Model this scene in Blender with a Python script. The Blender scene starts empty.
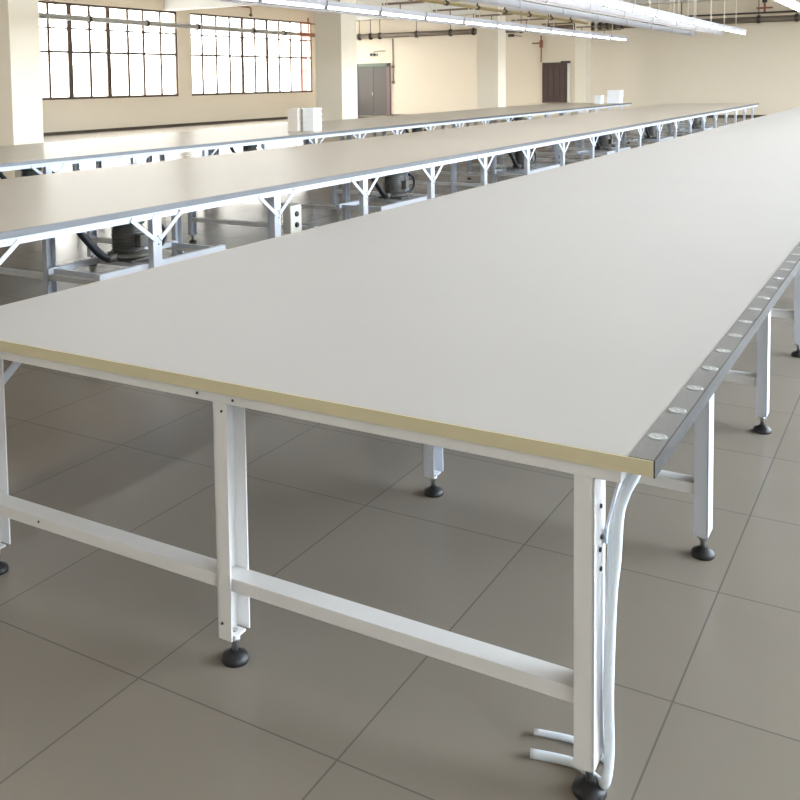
import bpy, bmesh, math, random
from mathutils import Vector, Matrix
random.seed(7)
scn = bpy.context.scene
COL = scn.collection
PI = math.pi
TUBE = 5.5

# ------------------------------------------------------------------ materials
def mat(name, col, rough=.5, metal=0., spec=.5, noise=None, bump=None, emit=None):
    """procedural principled material; noise=(scale, amount) varies the value a little"""
    m = bpy.data.materials.new(name); m.use_nodes = True
    nt = m.node_tree; b = nt.nodes['Principled BSDF']
    c = (*[x for x in col], 1)
    b.inputs['Base Color'].default_value = c
    b.inputs['Roughness'].default_value = rough
    b.inputs['Metallic'].default_value = metal
    b.inputs['Specular IOR Level'].default_value = spec
    if noise:
        tc = nt.nodes.new('ShaderNodeTexCoord')
        n = nt.nodes.new('ShaderNodeTexNoise'); n.inputs['Scale'].default_value = noise[0]; n.inputs['Detail'].default_value = 5
        r = nt.nodes.new('ShaderNodeMapRange')
        r.inputs['To Min'].default_value = 1 - noise[1]; r.inputs['To Max'].default_value = 1 + noise[1]
        h = nt.nodes.new('ShaderNodeHueSaturation'); h.inputs['Color'].default_value = c
        nt.links.new(tc.outputs['Object'], n.inputs['Vector'])
        nt.links.new(n.outputs['Fac'], r.inputs['Value'])
        nt.links.new(r.outputs['Result'], h.inputs['Value'])
        nt.links.new(h.outputs['Color'], b.inputs['Base Color'])
        if bump:
            bp = nt.nodes.new('ShaderNodeBump'); bp.inputs['Strength'].default_value = bump
            bp.inputs['Distance'].default_value = .01
            nt.links.new(n.outputs['Fac'], bp.inputs['Height']); nt.links.new(bp.outputs['Normal'], b.inputs['Normal'])
    return m

M = {}
M['white'] = mat('white_powder_coat', (.62, .64, .69), .35, noise=(9, .03))
M['white_end'] = mat('white_powder_coat_lightened', (.78, .76, .74), .4, noise=(14, .05))  # same white coat, lightened in colour so front faces look better lit
M['laminate'] = mat('white_laminate', (.495, .472, .45), .5, spec=.16, noise=(1.3, .025))
M['laminate_tan'] = mat('pale_laminate', (.58, .515, .435), .36, spec=.10, noise=(1.1, .03))
M['ply'] = mat('yellow_edge_band', (.66, .585, .38), .5, noise=(6, .08))
M['strip'] = mat('galvanised_strip', (.22, .22, .218), .42, .35, noise=(160, .22), bump=.1)
M['strip_side'] = mat('strip_side_darkened', (.15, .15, .155), .35, .6, noise=(120, .2))  # side face darkened in colour for its reflection of the dim floor
M['near_side'] = mat('folded_steel_darkened', (.035, .035, .038), .4, .3, noise=(120, .2))  # near table's side face, darkened further to imitate the reflected floor
M['cap'] = mat('white_plastic_cap', (.40, .41, .41), .3)
M['cap_core'] = mat('bright_cap_centre', (.7, .7, .7), .25)
M['rubber'] = mat('black_rubber', (.012, .012, .013), .45)
M['steel'] = mat('zinc_steel', (.5, .5, .5), .3, .9)
M['bolt'] = mat('dark_bolt', (.06, .06, .09), .4, .6)
M['cable'] = mat('white_cable_sheath', (.82, .88, .95), .35)
M['motor'] = mat('dark_motor_paint', (.14, .13, .115), .5, .2, noise=(20, .2))
M['green'] = mat('green_motor_cowl', (.045, .09, .06), .45, noise=(12, .15))
M['hose'] = mat('black_hose', (.015, .016, .02), .4)
M['box_white'] = mat('cream_switch_box', (.72, .70, .62), .4)
M['crate'] = mat('white_crate_plastic', (.82, .83, .84), .35)
M['carton'] = mat('pale_carton', (.76, .70, .62), .7, noise=(8, .05))
M['wall'] = mat('cream_wall_paint', (.82, .71, .555), .65, noise=(.35, .02))
M['pillar'] = mat('pale_pillar_paint', (.88, .78, .62), .6, noise=(.5, .02))
M['ceiling'] = mat('ceiling_paint', (.74, .71, .66), .8, noise=(.4, .03))
M['base'] = mat('dark_skirting', (.09, .065, .045), .5)
M['frame'] = mat('brown_window_frame', (.10, .065, .045), .45)
M['door_grey'] = mat('grey_steel_door', (.105, .09, .077), .5, noise=(.8, .06))
M['door_head'] = mat('green_grey_door_head', (.15, .18, .13), .5)
M['door_jamb'] = mat('mauve_brown_jamb', (.20, .12, .12), .5)
M['door_brown'] = mat('brown_panel_door', (.075, .038, .03), .4, noise=(3, .15))
M['cream_trim'] = mat('cream_trim', (.82, .78, .68), .5)
M['trunk'] = mat('white_trunking', (.56, .56, .60), .35)
M['trunk_grey'] = mat('grey_trunking', (.42, .43, .47), .4, .1)
M['tube'] = mat('milky_tube', (.88, .88, .9), .25)
_tb = M['tube'].node_tree.nodes['Principled BSDF']
_tb.inputs['Emission Color'].default_value = (1, .965, .92, 1); _tb.inputs['Emission Strength'].default_value = TUBE  # glow added to brighten the table tops; the fixtures look switched off
M['pipe_brown'] = mat('brown_pipe', (.16, .12, .085), .5, noise=(3, .2))
M['pipe_dark'] = mat('dark_clamp', (.045, .04, .03), .5)
M['pipe_olive'] = mat('olive_pipe', (.34, .25, .09), .45, noise=(4, .15))
M['pipe_red'] = mat('red_brown_pipe', (.33, .12, .07), .5)
M['pipe_grey'] = mat('grey_pipe', (.40, .38, .35), .5, noise=(3, .1))
M['arm'] = mat('brown_hanger_arm', (.26, .18, .13), .6)
M['rod'] = mat('cream_hanger_rod', (.78, .72, .6), .5)
M['salmon'] = mat('salmon_render', (.19, .075, .06), .8, noise=(1, .05))
M['ground'] = mat('outdoor_paving', (.45, .44, .42), .9, noise=(.2, .1))

def floor_mat():
    m = bpy.data.materials.new('floor_tiles'); m.use_nodes = True
    nt = m.node_tree; b = nt.nodes['Principled BSDF']
    g = nt.nodes.new('ShaderNodeNewGeometry')
    mp = nt.nodes.new('ShaderNodeMapping'); mp.inputs['Location'].default_value = (.062, -1.098, 0)
    br = nt.nodes.new('ShaderNodeTexBrick'); br.offset = 0; br.squash = 1
    br.inputs['Scale'].default_value = 1
    br.inputs['Brick Width'].default_value = .62; br.inputs['Row Height'].default_value = .62
    br.inputs['Mortar Size'].default_value = .0028; br.inputs['Mortar Smooth'].default_value = .2
    br.inputs['Color1'].default_value = (.265, .228, .186, 1); br.inputs['Color2'].default_value = (.25, .216, .175, 1)
    br.inputs['Mortar'].default_value = (.15, .135, .115, 1)
    n = nt.nodes.new('ShaderNodeTexNoise'); n.inputs['Scale'].default_value = 2.2; n.inputs['Detail'].default_value = 8
    r = nt.nodes.new('ShaderNodeMapRange'); r.inputs['To Min'].default_value = .93; r.inputs['To Max'].default_value = 1.07
    h = nt.nodes.new('ShaderNodeHueSaturation')
    L = nt.links.new
    L(g.outputs['Position'], mp.inputs['Vector']); L(mp.outputs['Vector'], br.inputs['Vector'])
    L(g.outputs['Position'], n.inputs['Vector']); L(n.outputs['Fac'], r.inputs['Value'])
    L(br.outputs['Color'], h.inputs['Color']); L(r.outputs['Result'], h.inputs['Value'])
    L(h.outputs['Color'], b.inputs['Base Color'])
    b.inputs['Roughness'].default_value = .26
    b.inputs['Specular IOR Level'].default_value = .35
    return m
M['floor'] = floor_mat()

def glass_mat(name, tint):
    m = bpy.data.materials.new(name); m.use_nodes = True
    nt = m.node_tree; nt.nodes.clear()
    out = nt.nodes.new('ShaderNodeOutputMaterial'); mix = nt.nodes.new('ShaderNodeMixShader')
    tr = nt.nodes.new('ShaderNodeBsdfTransparent'); tr.inputs['Color'].default_value = (*tint, 1)
    gl = nt.nodes.new('ShaderNodeBsdfGlossy'); gl.inputs['Roughness'].default_value = .02
    mix.inputs['Fac'].default_value = .06
    nt.links.new(tr.outputs[0], mix.inputs[1]); nt.links.new(gl.outputs[0], mix.inputs[2])
    nt.links.new(mix.outputs[0], out.inputs['Surface'])
    return m
M['glass'] = glass_mat('window_glass', (.95, .97, .97))

# ------------------------------------------------------------------ mesh helpers
class MB:
    def __init__(self): self.bm = bmesh.new()
    def box(self, x0, x1, y0, y1, z0, z1, bevel=0):
        xs = sorted((x0, x1)); ys = sorted((y0, y1)); zs = sorted((z0, z1))
        v = [self.bm.verts.new((x, y, z)) for x in xs for y in ys for z in zs]
        fs = [self.bm.faces.new([v[i] for i in f]) for f in
              ((0, 1, 3, 2), (4, 6, 7, 5), (0, 4, 5, 1), (2, 3, 7, 6), (0, 2, 6, 4), (1, 5, 7, 3))]
        if bevel:
            es = list({e for f in fs for e in f.edges})
            bmesh.ops.bevel(self.bm, geom=es, offset=bevel, segments=2, affect='EDGES', profile=.6)
        return self
    def bar(self, a, b, w, t, up=(0, 0, 1)):
        """a rectangular bar from a to b; w across, t along the second normal"""
        a, b = Vector(a), Vector(b); d = (b - a).normalized()
        s = d.cross(Vector(up)).normalized(); u = s.cross(d)
        ring = lambda p: [self.bm.verts.new(p + s * w / 2 * i + u * t / 2 * j) for i, j in ((-1, -1), (1, -1), (1, 1), (-1, 1))]
        p, q = ring(a), ring(b)
        self.bm.faces.new(p[::-1]); self.bm.faces.new(q)
        for i in range(4): self.bm.faces.new((p[i], p[(i + 1) % 4], q[(i + 1) % 4], q[i]))
        return self
    def tube(self, pts, r, n=12, caps=True):
        pts = [Vector(p) for p in pts]; rr = r if isinstance(r, (list, tuple)) else [r] * len(pts)
        rings = []; ref = None
        for i, p in enumerate(pts):
            d = (pts[min(i + 1, len(pts) - 1)] - pts[max(i - 1, 0)]).normalized()
            if ref is None:
                ref = Vector((1, 0, 0)) if abs(d.x) < .9 else Vector((0, 1, 0))
            s = (ref - d * ref.dot(d)).normalized(); ref = s; u = d.cross(s)
            rings.append([self.bm.verts.new(p + (s * math.cos(k * 2 * PI / n) + u * math.sin(k * 2 * PI / n)) * rr[i]) for k in range(n)])
        for a, b in zip(rings, rings[1:]):
            for k in range(n):
                f = self.bm.faces.new((a[k], a[(k + 1) % n], b[(k + 1) % n], b[k])); f.smooth = True
        if caps: self.bm.faces.new(rings[0][::-1]); self.bm.faces.new(rings[-1])
        return self
    def lathe(self, prof, c=(0, 0, 0), n=24, axis='z'):
        """prof = [(radius, height)...]"""
        def P(r, h, a):
            x, y = r * math.cos(a), r * math.sin(a)
            v = {'z': (x, y, h), 'y': (x, h, y), 'x': (h, x, y)}[axis]
            return Vector(c) + Vector(v)
        rings = [[self.bm.verts.new(P(max(r, 1e-5), h, k * 2 * PI / n)) for k in range(n)] for r, h in prof]
        for a, b in zip(rings, rings[1:]):
            for k in range(n):
                f = self.bm.faces.new((a[k], a[(k + 1) % n], b[(k + 1) % n], b[k])); f.smooth = True
        self.bm.faces.new(rings[0][::-1]); self.bm.faces.new(rings[-1])
        return self
    def mesh(self, name, m, off=(0, 0, 0)):
        bmesh.ops.translate(self.bm, verts=self.bm.verts, vec=-Vector(off))
        bmesh.ops.recalc_face_normals(self.bm, faces=self.bm.faces)
        me = bpy.data.meshes.new(name); self.bm.to_mesh(me); self.bm.free(); me.materials.append(m)
        return me
    def build(self, name, m, parent=None, loc=None, label=None):
        """verts are given in WORLD space for a part of a thing at loc (its Empty); else in world space"""
        off = parent_loc(parent) if parent else (loc or (0, 0, 0))
        o = bpy.data.objects.new(name, self.mesh(name, m, off)); COL.objects.link(o)
        if parent: o.parent = parent
        elif loc: o.location = loc
        if label: o['label'] = label
        return o

def parent_loc(p):
    v = Vector((0, 0, 0))
    while p: v += p.location; p = p.parent
    return v
def place(name, me, parent, loc):
    """an object with a shared mesh at loc in its parent's space"""
    o = bpy.data.objects.new(name, me); COL.objects.link(o); o.parent = parent; o.location = loc
    return o
def thing(name, label, cat, loc=(0, 0, 0), group=None, kind=None):
    o = bpy.data.objects.new(name, None); COL.objects.link(o); o.location = loc; o.empty_display_size = .1
    if label: o['label'] = label
    if cat: o['category'] = cat
    if group: o['group'] = group
    if kind: o['kind'] = kind
    return o
def tag(o, label, cat, group=None):
    o['label'] = label; o['category'] = cat
    if group: o['group'] = group
    return o
def struct(o): o['kind'] = 'structure'; return o
def dup(root, loc, label=None, group=None):
    r = root.copy(); COL.objects.link(r); r.location = loc
    if label: r['label'] = label
    if group: r['group'] = group
    for ch in list(root.children):
        c = ch.copy(); COL.objects.link(c); c.parent = r
        for g in list(ch.children):
            d = g.copy(); COL.objects.link(d); d.parent = c
    return r

# ------------------------------------------------------------------ the room
XL, XR, YB, YF, ZC = -25.0, 6.0, -7.0, 39.0, 5.1
struct(MB().box(XL - .3, XR + .3, YB - .3, YF + .3, -.2, 0).build('floor', M['floor']))
struct(MB().box(XL - .3, XR + .3, YB - .3, YF + .3, ZC, ZC + .2).build('ceiling', M['ceiling']))
Z0, Z1 = 1.2, 4.55
def side_wall(name, x0, x1, wins):
    b = MB(); ys = [YB - .3]
    for a, c in wins: ys += [a, c]
    ys.append(YF + .3)
    b.box(x0, x1, YB - .3, YF + .3, 0, Z0); b.box(x0, x1, YB - .3, YF + .3, Z1, ZC)
    for i in range(0, len(ys), 2): b.box(x0, x1, ys[i], ys[i + 1], Z0, Z1)
    return struct(b.build(name, M['wall']))
WL = [(18.8, 28.09), (28.9, 38.06)]
WR = [(-4.6, -2.8), (1.2, 9.0), (10.0, 17.0), (18.0, 25.0), (26.0, 33.0)]  # first opening is an added unseen window, for more light on front faces
side_wall('wall_left', XL - .3, XL, WL)
side_wall('wall_right', XR, XR + .3, WR)
struct(MB().box(XL, XR, YF, YF + .3, 0, ZC).build('wall_far', M['wall']))
WB_ADDED = [(-22.5, -15.0)]  # unseen window added to light the pillar fronts and far wall
b = MB().box(XL, XR, YB - .3, YB, 0, Z0).box(XL, XR, YB - .3, YB, Z1, ZC)
b.box(XL, WB_ADDED[0][0], YB - .3, YB, Z0, Z1).box(WB_ADDED[0][1], XR, YB - .3, YB, Z0, Z1)
struct(b.build('wall_back', M['wall']))
struct(MB().box(XL, XL + .025, YB, YF, 0, .1).build('baseboard_left', M['base']))
struct(MB().box(XL + .025, -23.1, YF - .025, YF, 0, .1).box(-21.2, XR - .03, YF - .025, YF, 0, .1).build('baseboard_far', M['base']))
struct(MB().box(XR - .025, XR, YB, YF, 0, .1).build('baseboard_right', M['base']))
# ceiling beams running across the room
for i, (a, c) in enumerate(((7.9, 8.5), (17.7, 18.3), (27.3, 27.9), (38.3, 38.99))):
    struct(MB().box(XL + .001, XR - .001, a, c, 4.56, ZC - .001, .01).build('trim_%d' % (i + 1), M['ceiling']))

def window(n, axis, at, a, c, mull, trans, th=.07, tint=None):
    """a grid window in the opening a..c at plane `at` (axis x or y)"""
    f = MB()
    def bx(u0, u1, z0, z1, d0=-.03, d1=.03):
        if axis == 'x': f.box(at + d0, at + d1, u0, u1, z0, z1)
        else: f.box(u0, u1, at + d0, at + d1, z0, z1)
    bx(a, a + .08, Z0, Z1); bx(c - .08, c, Z0, Z1); bx(a, c, Z0, Z0 + .09, -.04, .04); bx(a, c, Z1 - .08, Z1)
    for u, w in mull: bx(u - w / 2, u + w / 2, Z0 + .05, Z1 - .05, -.025, .025)
    for z, w in trans: bx(a + .05, c - .05, z - w / 2, z + w / 2, -.027, .027)
    root = thing('window_%d' % n, None, None, (at, a, 0) if axis == 'x' else (a, at, 0), kind='structure')
    f.build('window_frame', M['frame'], root)
    g = MB()
    if axis == 'x': g.box(at - .003, at + .003, a + .04, c - .04, Z0 + .04, Z1 - .04)
    else: g.box(a + .04, c - .04, at - .003, at + .003, Z0 + .04, Z1 - .04)
    g.build('pane', M['glass'], root)
    return root
def grid(a, c, k): return [(a + (c - a) * i / k, .05) for i in range(1, k)]
TR = [(3.67, .06), (2.85, .08)]
window(1, 'x', XL - .06, 18.8, 28.09, [(y, w) for y, w in zip([19.6, 20.5, 21.42, 22.39, 23.35, 24.28, 25.31, 26.16, 27.14], [.09, .09, .09, .20, .10, .19, .10, .10, .09])], TR)
window(2, 'x', XL - .06, 28.9, 38.06, [(y, w) for y, w in zip([29.70, 30.64, 31.57, 32.47, 33.41, 34.34, 35.30, 36.25, 37.16], [.09, .09, .10, .17, .10, .17, .10, .10, .10])], TR)
n = 3
for a, c in WR: window(n, 'x', XR + .06, a, c, grid(a, c, 8), TR); n += 1

for a, c in WB_ADDED: window(n, 'y', YB - .06, a, c, grid(a, c, 8), TR); n += 1  # the added back window, out of view

# pillars: square columns between the last table and the window wall
for i, (x0, x1, y0, y1) in enumerate(((-11.92, -11.2, 7.95, 8.54), (-11.92, -11.2, 17.62, 18.34), (-11.92, -11.2, 27.3, 27.95), (-11.65, -11.2, 36.55, 37.2))):
    pb = MB().box(x0, x1, y0, y1, 0, ZC - .002, .012)
    struct(pb.build('pillar_%d' % (i + 1), M['pillar']))

# grey double door on the far wall
d = thing('door_1', None, None, (-22.16, YF, 0), kind='structure')
MB().box(-22.98, -22.13, YF - .06, YF - .01, .04, 2.36, .008).build('door_leaf', M['door_grey'], d)
MB().box(-22.12, -21.40, YF - .06, YF - .01, .04, 2.36, .008).build('door_leaf', M['door_grey'], d)
MB().box(-23.05, -21.25, YF - .09, YF - .002, 2.36, 2.52, .01).build('door_head', M['door_head'], d)
MB().box(-23.07, -22.98, YF - .09, YF - .002, 0, 2.52).box(-21.40, -21.24, YF - .09, YF - .002, 0, 2.52).build('door_frame', M['door_jamb'], d)
MB().box(-22.2, -22.17, YF - .09, YF - .06, 1.0, 1.16, .006).build('door_handle', M['steel'], d)
# brown panelled door on a raised step
d = thing('door_2', None, None, (-13.2, YF, .6), kind='structure')
lf = MB().box(-13.78, -12.74, YF - .06, YF - .01, .62, 2.28)
for px in (-13.64, -13.38, -13.12, -12.88):
    lf.box(px - .07, px + .07, YF - .075, YF - .055, .75, 2.15, .008)
lf.build('door_leaf', M['door_brown'], d)
MB().box(-12.72, -12.60, YF - .08, YF - .002, .61, 2.30).build('door_frame', M['cream_trim'], d)
MB().box(-13.82, -13.78, YF - .08, YF - .002, .61, 2.32).box(-13.82, -12.73, YF - .08, YF - .002, 2.28, 2.33).build('door_frame', M['frame'], d)
MB().box(-12.98, -12.58, YF - .16, YF - .08, 2.28, 2.38, .01).bar((-12.75, YF - .12, 2.3), (-12.72, YF - .12, 2.0), .03, .03).build('door_closer', M['pipe_dark'], d)
struct(MB().box(-14.3, -12.55, YF - 1.0, YF - .03, 0, .6, .015).build('trim_5', M['pillar']))

# pink building and paving outside the windows
o = thing('outdoor_building', 'salmon pink building seen through right end of the far window', 'building', (-28, 46, -4), kind='structure')
pk = MB().box(-29.3, -26.5, 43.75, 56, -4, 9)
for z in (-1, 2.4, 5.8): pk.box(-29.3, -26.5, 43.68, 43.75, z, z + .18)
pk.build('building_wall', M['salmon'], o)
struct(MB().box(-120, 90, -90, 130, -4.2, -4).build('ground', M['ground']))

# ------------------------------------------------------------------ cutting tables
def leg_mesh(open_dir, m):
    """folded channel leg, origin on the floor at the centre of its front face; open_dir = side (+1/-1 in x) left open"""
    b = MB(); w, dp, t = .044, .085, .005; zb, zt = .08, .742
    s = -open_dir
    b.box(s * (w / 2 - t), s * w / 2, 0, dp, zb, zt)
    b.box(-w / 2, w / 2, 0, t, zb, zt); b.box(-w / 2, w / 2, dp - t, dp, zb, zt)
    b.box(-w / 2, w / 2, .02, dp - .02, zb, zb + .006)
    return b.mesh('leg', m)
def foot_meshes():
    f = MB().lathe([(.036, 0), (.038, .007), (.034, .019), (.017, .027), (.012, .031)], (0, .043, 0), 20).mesh('foot', M['rubber'])
    s = MB().lathe([(.009, .03), (.009, .09)], (0, .043, 0), 12).lathe([(.016, .058), (.016, .072)], (0, .043, 0), 6).mesh('foot_stud', M['steel'])
    return f, s
LEG = {(o_, k): leg_mesh(o_, M[k]) for o_ in (1, -1) for k in ('white', 'white_end')}
FOOT, STUD = foot_meshes()
def brace_mesh(sy):
    # flat knee brace from the leg (y 0) up to the apron
    return MB().bar((0, sy * .01, .575), (0, sy * .235, .735), .028, .006, (1, 0, 0)).mesh('brace', M['white'])
BRACE = {s: brace_mesh(s) for s in (1, -1)}
BOLT = MB().lathe([(.0055, 0), (.0055, .003), (.003, .004)], (0, 0, 0), 8, 'x').mesh('bolt', M['bolt'])
BOLTY = MB().lathe([(.004, 0), (.004, -.002), (.002, -.003)], (0, 0, 0), 8, 'y').mesh('bolt', M['bolt'])

def cutting_table(label, xr, xl, y0, y1, rows, legx, top_m, front_m, strip_w):
    """xr / xl = right and left edge, rows = the y of each row of legs, legx = right, middle, left leg"""
    Lc = (xr, y0, 0); root = thing('cutting_table', label, 'table', Lc)
    rel = lambda x, y, z: (x - xr, y - y0, z)
    e = .006
    MB().box(xl + e, xr - strip_w, y0 + e, y1 - e, .77, .80).build('tabletop', M[top_m], root)
    MB().box(xl, xl + e, y0, y1, .77, .7995).box(xl + e, xr - .003, y0, y0 + e, .767, .7995).box(xl + e, xr - .003, y1 - e, y1, .77, .7995).build('edge_band', M['ply'], root)
    st = MB().box(xr - strip_w, xr - .003, y0 + e, y1 - e, .77, .801)
    st = st.build('edge_strip', M['strip'], root)
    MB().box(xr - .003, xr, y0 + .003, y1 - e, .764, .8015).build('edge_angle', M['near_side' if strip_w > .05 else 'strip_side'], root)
    ax = legx[0]
    MB().box(ax - .02, ax + .018, y0 + .055, y1 - .05, .715, .768, .002).build('apron', M['white'], root)
    MB().box(legx[2] - .02, legx[2] + .02, y0 + .055, y1 - .05, .715, .769, .002).build('apron', M['white'], root)
    MB().box(legx[1] - .02, legx[1] + .02, y0 + .055, y1 - .05, .715, .769, .002).build('rail', M['white'], root)
    MB().box(xl + .06, xr - .07, y0 + .010, y0 + .050, .737, .768, .002).build('apron', M['white_end'], root)
    MB().box(xl + .06, xr - .07, y1 - .050, y1 - .010, .737, .768, .002).build('apron', M['white_end'], root)
    sm = MB().box(legx[2] - xr - .02, legx[0] - xr - .01, .012, .077, .215, .252, .002).mesh('stretcher', M['white_end'])
    for i, y in enumerate(rows):
        for j, x in enumerate(legx):
            k = 'white_end' if i == 0 else 'white'
            lg = place('leg', LEG[(-1 if j == 0 else 1, k)], root, rel(x, y, 0))
            ft = place('foot', FOOT, lg, (0, 0, 0)); ft['label'] = 'round black rubber levelling foot'
            place('stud', STUD, lg, (0, 0, 0))
        place('stretcher', sm, root, rel(xr, y, 0))
        for j, sx in ((0, 1), (2, -1)):
            xx = legx[j] + sx * .0262
            if i > 0: place('brace', BRACE[-1], root, rel(xx, y + .03, 0))
            if i < len(rows) - 1: place('brace', BRACE[1], root, rel(xx, y + .055, 0))
    return root, rel, st

DY = 1.398
rows1 = [.012, 1.275, 2.60, 3.98] + [3.98 + DY * k for k in range(1, 18)]
t1, rel1, strip1 = cutting_table('foreground cutting table with yellow front edge and steel strip along its right side',
    0, -2.37, 0, 28.9, [y for y in rows1 if y < 28.6], (-.148, -1.127, -2.105), 'laminate', 'white_end', .054)
# white caps let into the steel strip of the near table
CAP = MB().lathe([(.0205, 0), (.0205, .0012), (.017, .0022), (.015, .0016), (.001, .0016)], n=24).mesh('cap', M['cap'])
COREM = MB().lathe([(.005, 0), (.005, .0012), (.003, .0016)], n=12).mesh('cap_centre', M['cap_core'])
stuff = MB()
k = 0; y = .145
while y < 28.6:
    if k < 100:
        c = place('cap', CAP, strip1, (-.028, y, .801))
        if k < 24: place('cap_centre', COREM, c, (0, 0, .0016))
    else:
        stuff.lathe([(.0205, .801), (.0205, .8022), (.015, .8026), (.001, .8026)], (-.028, y, 0), 12)
    y += .1945; k += 1
so = stuff.build('far_caps', M['cap'], t1); so['kind'] = 'stuff'
# bolts on the near end frame and the first legs
for x, z in ((-1.12, .715), (-1.08, .751), (-1.20, .753)):
    place('bolt', BOLTY, t1, (x, .010 if z > .737 else .012, z))
place('bolt', BOLTY, t1, (-1.86, .024, .236))
place('bolt', BOLTY, t1, (-1.135, .012, .125))
for y, z in ((.055, .66), (.06, .59), (.05, .565), (.055, .52)):
    place('bolt', BOLT, t1, (-.125, y, z))

t2, rel2, strip2 = cutting_table('long cutting table in the middle, on braced white legs with dark blowers under it',
    -3.81, -6.40, .2, 28.9, [1.39 + DY * i for i in range(20)], (-3.862, -4.87, -5.86), 'laminate_tan', 'white', .03)
for i in range(1, 8):
    y = 1.39 + DY * i
    for dy, z in ((-.19, .742), (.27, .742), (.02, .742), (.06, .742), (.04, .60), (.045, .545)):
        place('bolt', BOLT, t2, rel2(-3.862 + .0292, y + dy, z) if z < .7 else rel2(-3.862 + .018, y + dy, z))
t3, rel3, strip3 = cutting_table('farthest long cutting table beside the pillars, carrying the white crates',
    -7.83, -10.45, .2, 30.4, [1.34 + DY * i for i in range(21)], (-7.88, -8.89, -9.88), 'laminate_tan', 'white', .03)

# cables dropping beside the near right leg
for i, (pts, lab) in enumerate((
    ([(-.050, .065, .755), (-.056, .06, .735), (-.072, .058, .70), (-.086, .058, .647), (-.092, .058, .546), (-.100, .056, .454), (-.106, .056, .241), (-.108, .07, .10), (-.112, .055, .04), (-.14, .09, .0095), (-.20, .12, .0085), (-.30, .10, .0085)], 'thick white cable hanging outermost beside the front right table leg'),
    ([(-.068, .085, .755), (-.075, .08, .72), (-.094, .078, .66), (-.106, .078, .60), (-.112, .078, .454), (-.116, .075, .241), (-.116, .09, .10), (-.125, .13, .04), (-.15, .17, .0075), (-.22, .20, .0065), (-.32, .18, .0065)], 'thin white cable hanging between the front right table leg and thicker cable'))):
    p = [Vector(q) for q in pts]; fine = []
    for j in range(len(p) - 1):
        p0, p1, p2, p3 = p[max(j - 1, 0)], p[j], p[j + 1], p[min(j + 2, len(p) - 1)]
        for s in range(5):
            t = s / 5
            fine.append(.5 * ((2 * p1) + (p2 - p0) * t + (2 * p0 - 5 * p1 + 4 * p2 - p3) * t * t + (3 * p1 - p0 - 3 * p2 + p3) * t ** 3))
    fine.append(p[-1])
    tag(MB().tube(fine, .011 if i == 0 else .008, 12).build('power_cable', M['cable'], loc=pts[0]), lab, 'cable', 'cables at the near table corner')

# ------------------------------------------------------------------ blowers with their shelf frames
def shelf(table, rel, xn, xf, y0, y1, yb, z=.40):
    for x in (xn, xf):
        MB().box(x - .02, x + .02, y0, y1, z - .02, z + .02, .003).build('shelf_rail', M['white'], table)
    for y in (y0 + .06, yb - .08, yb + .08, y1 - .06):
        MB().box(xf + .02, xn - .02, y - .015, y + .015, z - .018, z + .012).build('shelf_bar', M['white'], table)

def blower(loc, label, group):
    x, y, z = loc
    r = thing('air_blower', label, 'blower', loc, group)
    h = MB()
    h.lathe([(.095, z + .055), (.10, z + .065), (.10, z + .235), (.09, z + .245)], (x, y, 0), 24)
    for k in range(9): h.lathe([(.108, z + .07 + k * .018), (.112, z + .074 + k * .018), (.108, z + .078 + k * .018)], (x, y, 0), 24)
    h.build('motor', M['motor'], r)
    MB().lathe([(.112, z + .245), (.114, z + .25), (.112, z + .285), (.085, z + .302), (.02, z + .304)], (x, y, 0), 24).build('fan_cowl', M['green'], r)
    v = MB().lathe([(.09, z + .012), (.135, z + .018), (.145, z + .034), (.135, z + .05), (.09, z + .056)], (x, y, 0), 28)
    v.tube([(x, y - .10, z + .034), (x, y - .2, z + .034)], .03, 14)
    v.box(x - .13, x + .13, y - .11, y + .11, z, z + .014, .004)
    v.build('blower_casing', M['motor'], r)
    MB().box(x + .10, x + .15, y - .04, y + .04, z + .10, z + .18, .006).build('terminal_box', M['motor'], r)
    def curve(p):
        p = [Vector(q) for q in p]; out = []
        for j in range(len(p) - 1):
            a, b_, c, d_ = p[max(j - 1, 0)], p[j], p[j + 1], p[min(j + 2, len(p) - 1)]
            for s in range(6):
                t = s / 6
                out.append(.5 * ((2 * b_) + (c - a) * t + (2 * a - 5 * b_ + 4 * c - d_) * t * t + (3 * b_ - a - 3 * c + d_) * t ** 3))
        return out + [p[-1]]
    MB().tube(curve([(x, y - .19, z + .034), (x + .0, y - .26, z + .07), (x - .01, y - .36, z + .17), (x - .02, y - .43, z + .26), (x - .02, y - .45, z + .368)]), .026, 14).build('intake_hose', M['hose'], r)
    MB().tube(curve([(x + .06, y + .12, z + .035), (x + .07, y + .22, z + .05), (x + .07, y + .30, z + .10), (x + .06, y + .29, z + .19), (x + .05, y + .22, z + .22)]), .014, 10).build('outlet_hose', M['hose'], r)
    return r
NTH = ['nearest, beside first braced leg', 'second from the left', 'third from the left', 'fourth from the left', 'fifth from the left', 'sixth and farthest']
frames2 = [(2.34, 3.62), (6.0, 7.08), (9.95, 11.2), (13.5, 14.9), (16.9, 18.22), (21.0, 22.3)]
ys2 = [2.88, 6.78, 10.45, 14.2, 17.5, 21.6]
for (a, c), yb, w in zip(frames2, ys2, NTH):
    shelf(t2, rel2, -3.905, -4.36, a, c, yb)
    blower((-4.15, yb, .413), 'dark finned air blower under the middle table, ' + w, 'blowers under the middle table')
for i, (yb, w) in enumerate(zip((5.6, 9.8, 15.4, 21.0), ('leftmost of four', 'second of four from the left', 'third of four from the left', 'rightmost of four'))):
    shelf(t3, rel3, -7.925, -8.38, yb - .5, yb + .5, yb)
    blower((-8.17, yb, .413), 'dark air blower under the farthest table, ' + w, 'blowers under the farthest table')

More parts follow.
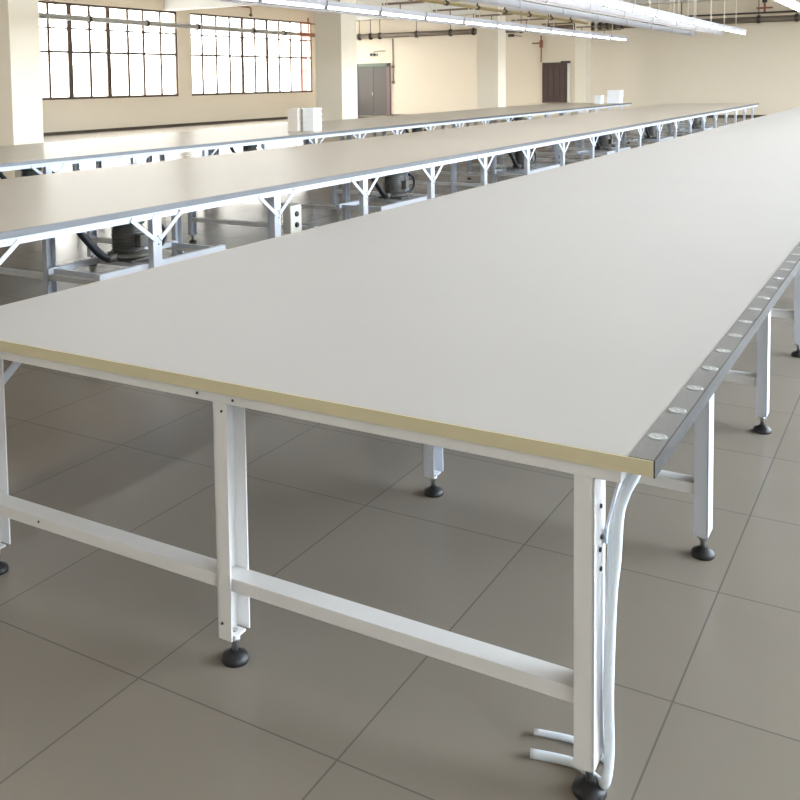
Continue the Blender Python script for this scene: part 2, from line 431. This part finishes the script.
# cream switch box fixed to the second braced leg
s = thing('switch_box', 'cream switch box with two black knobs beside second braced leg of middle table', 'switch box', (-3.94, 4.58, .37))
MB().box(-3.98, -3.90, 4.50, 4.66, .37, .60, .008).build('box_body', M['box_white'], s)
for z in (.44, .53):
    MB().lathe([(.022, 0), (.022, .012), (.016, .018)], (-3.90, 4.58, z), 16, 'x').build('knob', M['rubber'], s, label='black round knob')

# ------------------------------------------------------------------ crates on the far table
def crate(x0, x1, y0, y1, z0, z1, lab, grp, m='crate'):
    r = thing('plastic_crate', lab, 'crate', ((x0 + x1) / 2, (y0 + y1) / 2, z0), grp)
    t = .012; b = MB()
    b.box(x0, x1, y0, y1, z0, z0 + t)
    b.box(x0, x1, y0, y0 + t, z0 + t, z1 - .001); b.box(x0, x1, y1 - t, y1, z0 + t, z1 - .001)
    b.box(x0, x0 + t, y0 + t, y1 - t, z0 + t, z1 - .001); b.box(x1 - t, x1, y0 + t, y1 - t, z0 + t, z1 - .001)
    b.build('crate_body', M[m], r)
    q = .012
    rim = MB(); zr = z1 - .022
    rim.box(x0 - q, x1 + q, y0 - q, y0, zr, z1); rim.box(x0 - q, x1 + q, y1, y1 + q, zr, z1)
    rim.box(x0 - q, x0, y0, y1, zr, z1); rim.box(x1, x1 + q, y0, y1, zr, z1)
    rim.build('crate_rim', M[m], r)
    return r
ORD = ['bottom one', 'second from bottom', 'third from bottom', 'top one']
for i in range(4):
    z = .802 + i * .096
    crate(-8.40, -8.19, 11.62, 11.86, z, z + .0945, 'white plastic tray in the left stack on farthest table, ' + ORD[i], 'trays stacked on the farthest table')
r = thing('storage_box', 'pale beige box standing left of the stack of white trays', 'box', (-8.56, 11.68, .80))
MB().box(-8.66, -8.46, 11.55, 11.80, .802, 1.15, .008).build('box_body', M['carton'], r)
MB().box(-8.67, -8.45, 11.54, 11.81, 1.15, 1.185, .006).build('box_lid', M['carton'], r)
crate(-8.70, -8.50, 29.2, 29.55, .802, 1.06, 'small white crate at the far end of farthest table, left of stacked pair', 'crates at the table end')
crate(-8.42, -8.02, 29.6, 30.0, .802, 1.0, 'white crate at far end of farthest table, lower of stacked pair', 'crates at the table end')
crate(-8.40, -8.00, 29.6, 30.0, 1.002, 1.22, 'white crate at far end of farthest table, upper of stacked pair', 'crates at the table end')

# ------------------------------------------------------------------ overhead lights, tracks and pipes
def batten(x, y0, lab, grp, z=2.80, L=1.80):
    r = thing('tube_light', lab, 'light', (x, y0, z), grp)
    MB().box(x - .055, x + .055, y0 + .01, y0 + L - .01, z + .05, z + .14, .006).build('housing', M['trunk'], r)
    MB().tube([(x, y0 + .05, z + .028), (x, y0 + L - .05, z + .028)], .019, 12).build('tube', M['tube'], r)
    for yy in (y0 + .03, y0 + L - .03):
        MB().box(x - .035, x + .035, yy - .02, yy + .02, z, z + .055, .004).build('lamp_holder', M['trunk_grey'], r)
    MB().tube([(x, y0 + .3, z + .138), (x, y0 + .3, ZC)], .010, 8).build('hanger_rod', M['rod'], r)
    return r
def light_row(x, y0, y1, lab, grp, z=2.80):
    first = batten(x, y0, lab, grp, z); y = y0 + 1.82
    while y + 1.8 < y1 + .1:
        dup(first, (x, y, z)); y += 1.82
light_row(-4.25, 7.2, 29.0, 'white tube light in the bright row hanging nearest above the middle table', 'tube lights over the middle table')
light_row(-7.85, 4.2, 30.7, 'white tube light in the row hanging above the farthest table', 'tube lights over the farthest table', 2.78)
light_row(-1.75, -4.65, 29.0, 'white tube light in the row hanging above the near table, at top right corner, with unseen lamps added at its near end', 'tube lights over the near table')  # row carried on behind the camera, added to brighten the near table

def track(x, y0, y1, z, h, lab, m='trunk_grey', arms=False):
    r = thing('power_track', lab, 'track', (x, y0, z))
    MB().box(x - .06, x + .06, y0, y1, z, z + h, .006).build('channel', M[m], r)
    MB().box(x - .025, x + .025, y0 + .02, y1 - .02, z - .025, z, .003).build('slot_rail', M['trunk'], r)
    y = y0 + .8
    while y < y1:
        MB().box(x - .075, x + .075, y - .03, y + .03, z - .01, z + h + .015, .004).build('clamp', M['trunk'], r)
        MB().tube([(x, y, z + h), (x, y, ZC)], .012, 8).build('hanger_rod', M['rod'], r)
        if arms: MB().box(x - .30, x + .62, y + .45, y + .52, z + .26, z + .30, .004).bar((x + .1, y + .485, z + h - .01), (x + .1, y + .485, z + .27), .02, .02, (1, 0, 0)).build('cross_arm', M['arm'], r)
        y += 2.35
    return r
track(-4.92, 8.0, 29.1, 2.84, .11, 'grey power track hanging just left of the bright lights over middle table', 'trunk')
track(-5.75, 9.0, 29.3, 2.86, .11, 'grey power track hanging over left side of middle table, second left of bright lights', 'trunk')
track(-8.55, 4.6, 30.4, 2.86, .12, 'grey power track with brown cross arms above the farthest table', 'trunk_grey', True)
# olive sprinkler pipe
r = thing('sprinkler_pipe', 'olive brown sprinkler pipe with short drops running between the light rows', 'pipe', (-6.6, 8, 2.92))
MB().tube([(-6.6, 6, 2.92), (-6.6, 21.4, 2.92)], .03, 12).build('pipe', M['pipe_olive'], r)
y = 8.0
while y < 21.4:
    MB().tube([(-6.6, y, 2.92), (-6.6, y, 3.10)], .014, 8).lathe([(.03, 3.10), (.035, 3.11), (.03, 3.12)], (-6.6, y, 0), 12).build('sprinkler_drop', M['pipe_dark'], r)
    MB().tube([(-6.6, y + .6, 2.94), (-6.6, y + .6, ZC)], .008, 8).build('hanger_rod', M['rod'], r)
    MB().lathe([(.042, y - .05), (.045, y - .04), (.045, y + .04), (.042, y + .05)], (-6.6, 0, 2.92), 12, 'y').build('coupling', M['pipe_dark'], r)
    y += 1.35
# big brown drain pipe across the far wall
r = thing('drain_pipe', 'thick brown pipe with dark clamps running across the top of far wall', 'pipe', (-14, 38.7, 3.75))
MB().tube([(XL + .2, 38.48, 3.80), (-16.7, 38.48, 3.78), (-9, 38.48, 3.74), (XR - .01, 38.48, 3.70)], .115, 16).build('pipe', M['pipe_brown'], r)
xs_ = [-22.6, -22.0, -21.5, -19.6, -17.9, -16.8, -14.6, -13.4, -12.2, -11.8, -11.5, -11.2, -10.9, -10.6, -10.3, -8, -5.2, -3.9, -2, 1]
for x in xs_:
    MB().lathe([(.15, x - .06), (.155, x - .05), (.155, x + .05), (.15, x + .06)], (0, 38.48, 3.78 - max(0, x + 16.7) * .0035), 16, 'x').tube([(x, 38.48, 3.9), (x, 38.48, 4.565)], .015, 8).build('clamp', M['pipe_dark'], r)
MB().tube([(-9.3, 38.48, 3.99), (XR - .01, 38.48, 3.95)], .035, 10).build('upper_pipe', M['pipe_dark'], r)
# grey pipe along the window wall
r = thing('window_pipe', 'grey pipe crossing in front of the upper window panes on left wall', 'pipe', (-24.75, 30, 3.93))
MB().tube([(-24.72, 18.9, 4.03), (-24.72, 36.2, 3.93)], .1, 12).build('pipe', M['pipe_grey'], r)
MB().tube([(-24.72, 36.2, 3.93), (-24.72, 38.0, 3.92)], .09, 12).build('pipe_end', M['pipe_red'], r, label='red brown end length of the grey pipe')
for y in (20.5, 23, 26, 29, 32.8, 35.2):
    MB().lathe([(.12, y - .05), (.14, y - .04), (.14, y + .04), (.12, y + .05)], (-24.72, 0, 3.93 + (36.2 - y) * .006), 12, 'y').box(-24.999, -24.72, y - .02, y + .02, 3.90 + (36.2 - y) * .006, 3.95 + (36.2 - y) * .006).build('clamp', M['pipe_dark'], r)
for y in (37.3, 38.03):
    MB().tube([(-24.72, y, 3.90), (-24.72, y, 4.72)], .035, 10).build('riser', M['pipe_red'], r)
MB().tube([(-24.72, 36.5, 4.46), (-24.72, 38.03, 4.46)], .03, 10).build('riser_link', M['pipe_red'], r)
# brown conduit bend above the window
r = thing('conduit', 'brown angled conduit fixed above the far window beside the lights', 'pipe', (-24.96, 32.5, 4.9))
MB().tube([(-24.93, 29.5, 5.0), (-24.93, 32.85, 5.0), (-24.93, 33.0, 4.95), (-24.93, 33.0, 4.58)], .04, 10).build('pipe', M['pipe_red'], r)
MB().box(-24.998, -24.9, 32.94, 33.06, 4.62, 4.7).build('clip', M['pipe_dark'], r)
# emergency lamp, cord, sprinkler riser, small wall fixture and valve on the far wall
r = thing('emergency_light', 'small twin headed dark lamp on the wall above the grey door', 'light', (-22.1, 38.95, 2.92))
MB().box(-22.3, -21.92, 38.93, 38.999, 2.86, 3.0, .01).build('lamp_body', M['cream_trim'], r)
for x in (-22.2, -22.02): MB().lathe([(.04, 38.93), (.075, 38.86), (.06, 38.85)], (x, 0, 2.93), 12, 'y').build('lamp_head', M['pipe_dark'], r)
MB().tube([(-22.1, 38.98, 3.0), (-22.1, 38.98, 3.09), (-21.5, 38.98, 3.09)], .012, 8).build('wire', M['pipe_brown'], r)
r = thing('wall_conduit', 'thin vertical conduit with small switch boxes right of the grey door', 'pipe', (-21.1, 38.97, 1.6))
MB().tube([(-21.09, 38.975, 1.6), (-21.09, 38.975, 3.66)], .022, 8).build('pipe', M['pipe_brown'], r)
for z in (1.55, 2.28): MB().box(-21.15, -21.03, 38.93, 38.999, z, z + .12, .008).build('switch_box', M['pipe_brown'], r)
r = thing('sprinkler_riser', 'thin red brown riser pipe with side tee above the brown door', 'pipe', (-13.86, 38.9, 2.4))
MB().tube([(-13.86, 38.9, 2.35), (-13.86, 38.9, 3.5)], .03, 10).build('pipe', M['pipe_red'], r)
MB().tube([(-13.86, 38.9, 3.18), (-14.25, 38.9, 3.18)], .03, 10).lathe([(.07, 2.98), (.07, 3.3)], (-13.86, 38.9, 0), 12).build('tee', M['pipe_red'], r)
r = thing('wall_fixture', 'small dark fixture on the wall right of the third pillar, below lights', 'fixture', (-15.1, 38.9, 3.55))
MB().box(-15.35, -15.1, 38.86, 38.999, 3.50, 3.62, .02).build('body', M['pipe_dark'], r)
MB().bar((-15.1, 38.95, 3.56), (-14.75, 38.95, 3.50), .05, .04).build('arm', M['pipe_olive'], r)
r = thing('pipe_valve', 'red brown valve and stub pipe above the thick pipe at top right', 'valve', (-4.9, 38.48, 3.8))
MB().tube([(-5.0, 38.48, 4.0), (-5.0, 38.48, 4.56)], .04, 10).build('pipe', M['pipe_red'], r)
MB().tube([(-5.28, 38.48, 4.16), (-4.72, 38.48, 4.16)], .035, 10).build('handwheel', M['pipe_red'], r)
MB().lathe([(.08, 4.36), (.09, 4.38), (.09, 4.48), (.08, 4.5)], (-5.0, 38.48, 0), 12).build('valve_body', M['pipe_dark'], r)

# ------------------------------------------------------------------ light
w = bpy.data.worlds.new('World'); scn.world = w; w.use_nodes = True
nt = w.node_tree; bg = nt.nodes['Background']
tc = nt.nodes.new('ShaderNodeTexCoord'); sp = nt.nodes.new('ShaderNodeSeparateXYZ')
rp = nt.nodes.new('ShaderNodeValToRGB')
rp.color_ramp.elements[0].position = .46; rp.color_ramp.elements[0].color = (.34, .33, .32, 1)
rp.color_ramp.elements[1].position = .54; rp.color_ramp.elements[1].color = (.92, .94, 1.0, 1)
mr = nt.nodes.new('ShaderNodeMapRange'); mr.inputs['From Min'].default_value = -1
nt.links.new(tc.outputs['Generated'], sp.inputs[0]); nt.links.new(sp.outputs['Z'], mr.inputs['Value'])
nt.links.new(mr.outputs['Result'], rp.inputs['Fac']); sky = nt.nodes.new('ShaderNodeValToRGB')
sky.color_ramp.elements[0].position = .2; sky.color_ramp.elements[0].color = (.56, .52, .46, 1)
sky.color_ramp.elements[1].position = .8; sky.color_ramp.elements[1].color = (.86, .94, 1.0, 1)
mx = nt.nodes.new('ShaderNodeMapRange'); mx.inputs['From Min'].default_value = -1
mul = nt.nodes.new('ShaderNodeMixRGB'); mul.blend_type = 'MULTIPLY'; mul.inputs['Fac'].default_value = 1
nt.links.new(sp.outputs['X'], mx.inputs['Value']); nt.links.new(mx.outputs['Result'], sky.inputs['Fac'])
nt.links.new(rp.outputs['Color'], mul.inputs['Color1']); nt.links.new(sky.outputs['Color'], mul.inputs['Color2'])
nt.links.new(mul.outputs['Color'], bg.inputs['Color'])
bg.inputs['Strength'].default_value = 9.0

def portal(name, loc, rot, sx, sy):
    l = bpy.data.lights.new(name, 'AREA'); l.shape = 'RECTANGLE'; l.size = sx; l.size_y = sy
    l.cycles.is_portal = True
    o = bpy.data.objects.new(name, l); COL.objects.link(o); o.location = loc; o.rotation_euler = rot
zc, hz = (Z0 + Z1) / 2, Z1 - Z0
for a, c in WL: portal('daylight_portal', (XL - .28, (a + c) / 2, zc), (PI / 2, 0, -PI / 2), c - a, hz)
for a, c in WR: portal('daylight_portal', (XR + .28, (a + c) / 2, zc), (PI / 2, 0, PI / 2), c - a, hz)

for a, c in WB_ADDED: portal('daylight_portal', ((a + c) / 2, YB - .28, zc), (PI / 2, 0, 0), c - a, hz)

# ------------------------------------------------------------------ camera
cam = bpy.data.cameras.new('camera'); co = bpy.data.objects.new('camera', cam); COL.objects.link(co)
f, cx, cy = 975.902, 315.771, 154.133
R = Vector((0.84540935, 0.53383106, -0.01753385)); U = Vector((-0.02332239, 0.06969134, 0.99729594)); F = Vector((-0.5336095, 0.84271438, -0.07136792))
co.matrix_world = Matrix(((R.x, U.x, -F.x, .46108), (R.y, U.y, -F.y, -1.99386), (R.z, U.z, -F.z, 1.57766), (0, 0, 0, 1)))
cam.sensor_width = 36; cam.sensor_fit = 'HORIZONTAL'; cam.lens = f * 36 / 800
cam.shift_x = (400 - cx) / 800; cam.shift_y = (cy - 400) / 800
cam.clip_end = 400
scn.camera = co
scn.view_settings.view_transform = 'Standard'; scn.view_settings.look = 'None'
scn.view_settings.gamma = 1; scn.view_settings.use_curve_mapping = False
scn.view_settings.exposure = 1.85
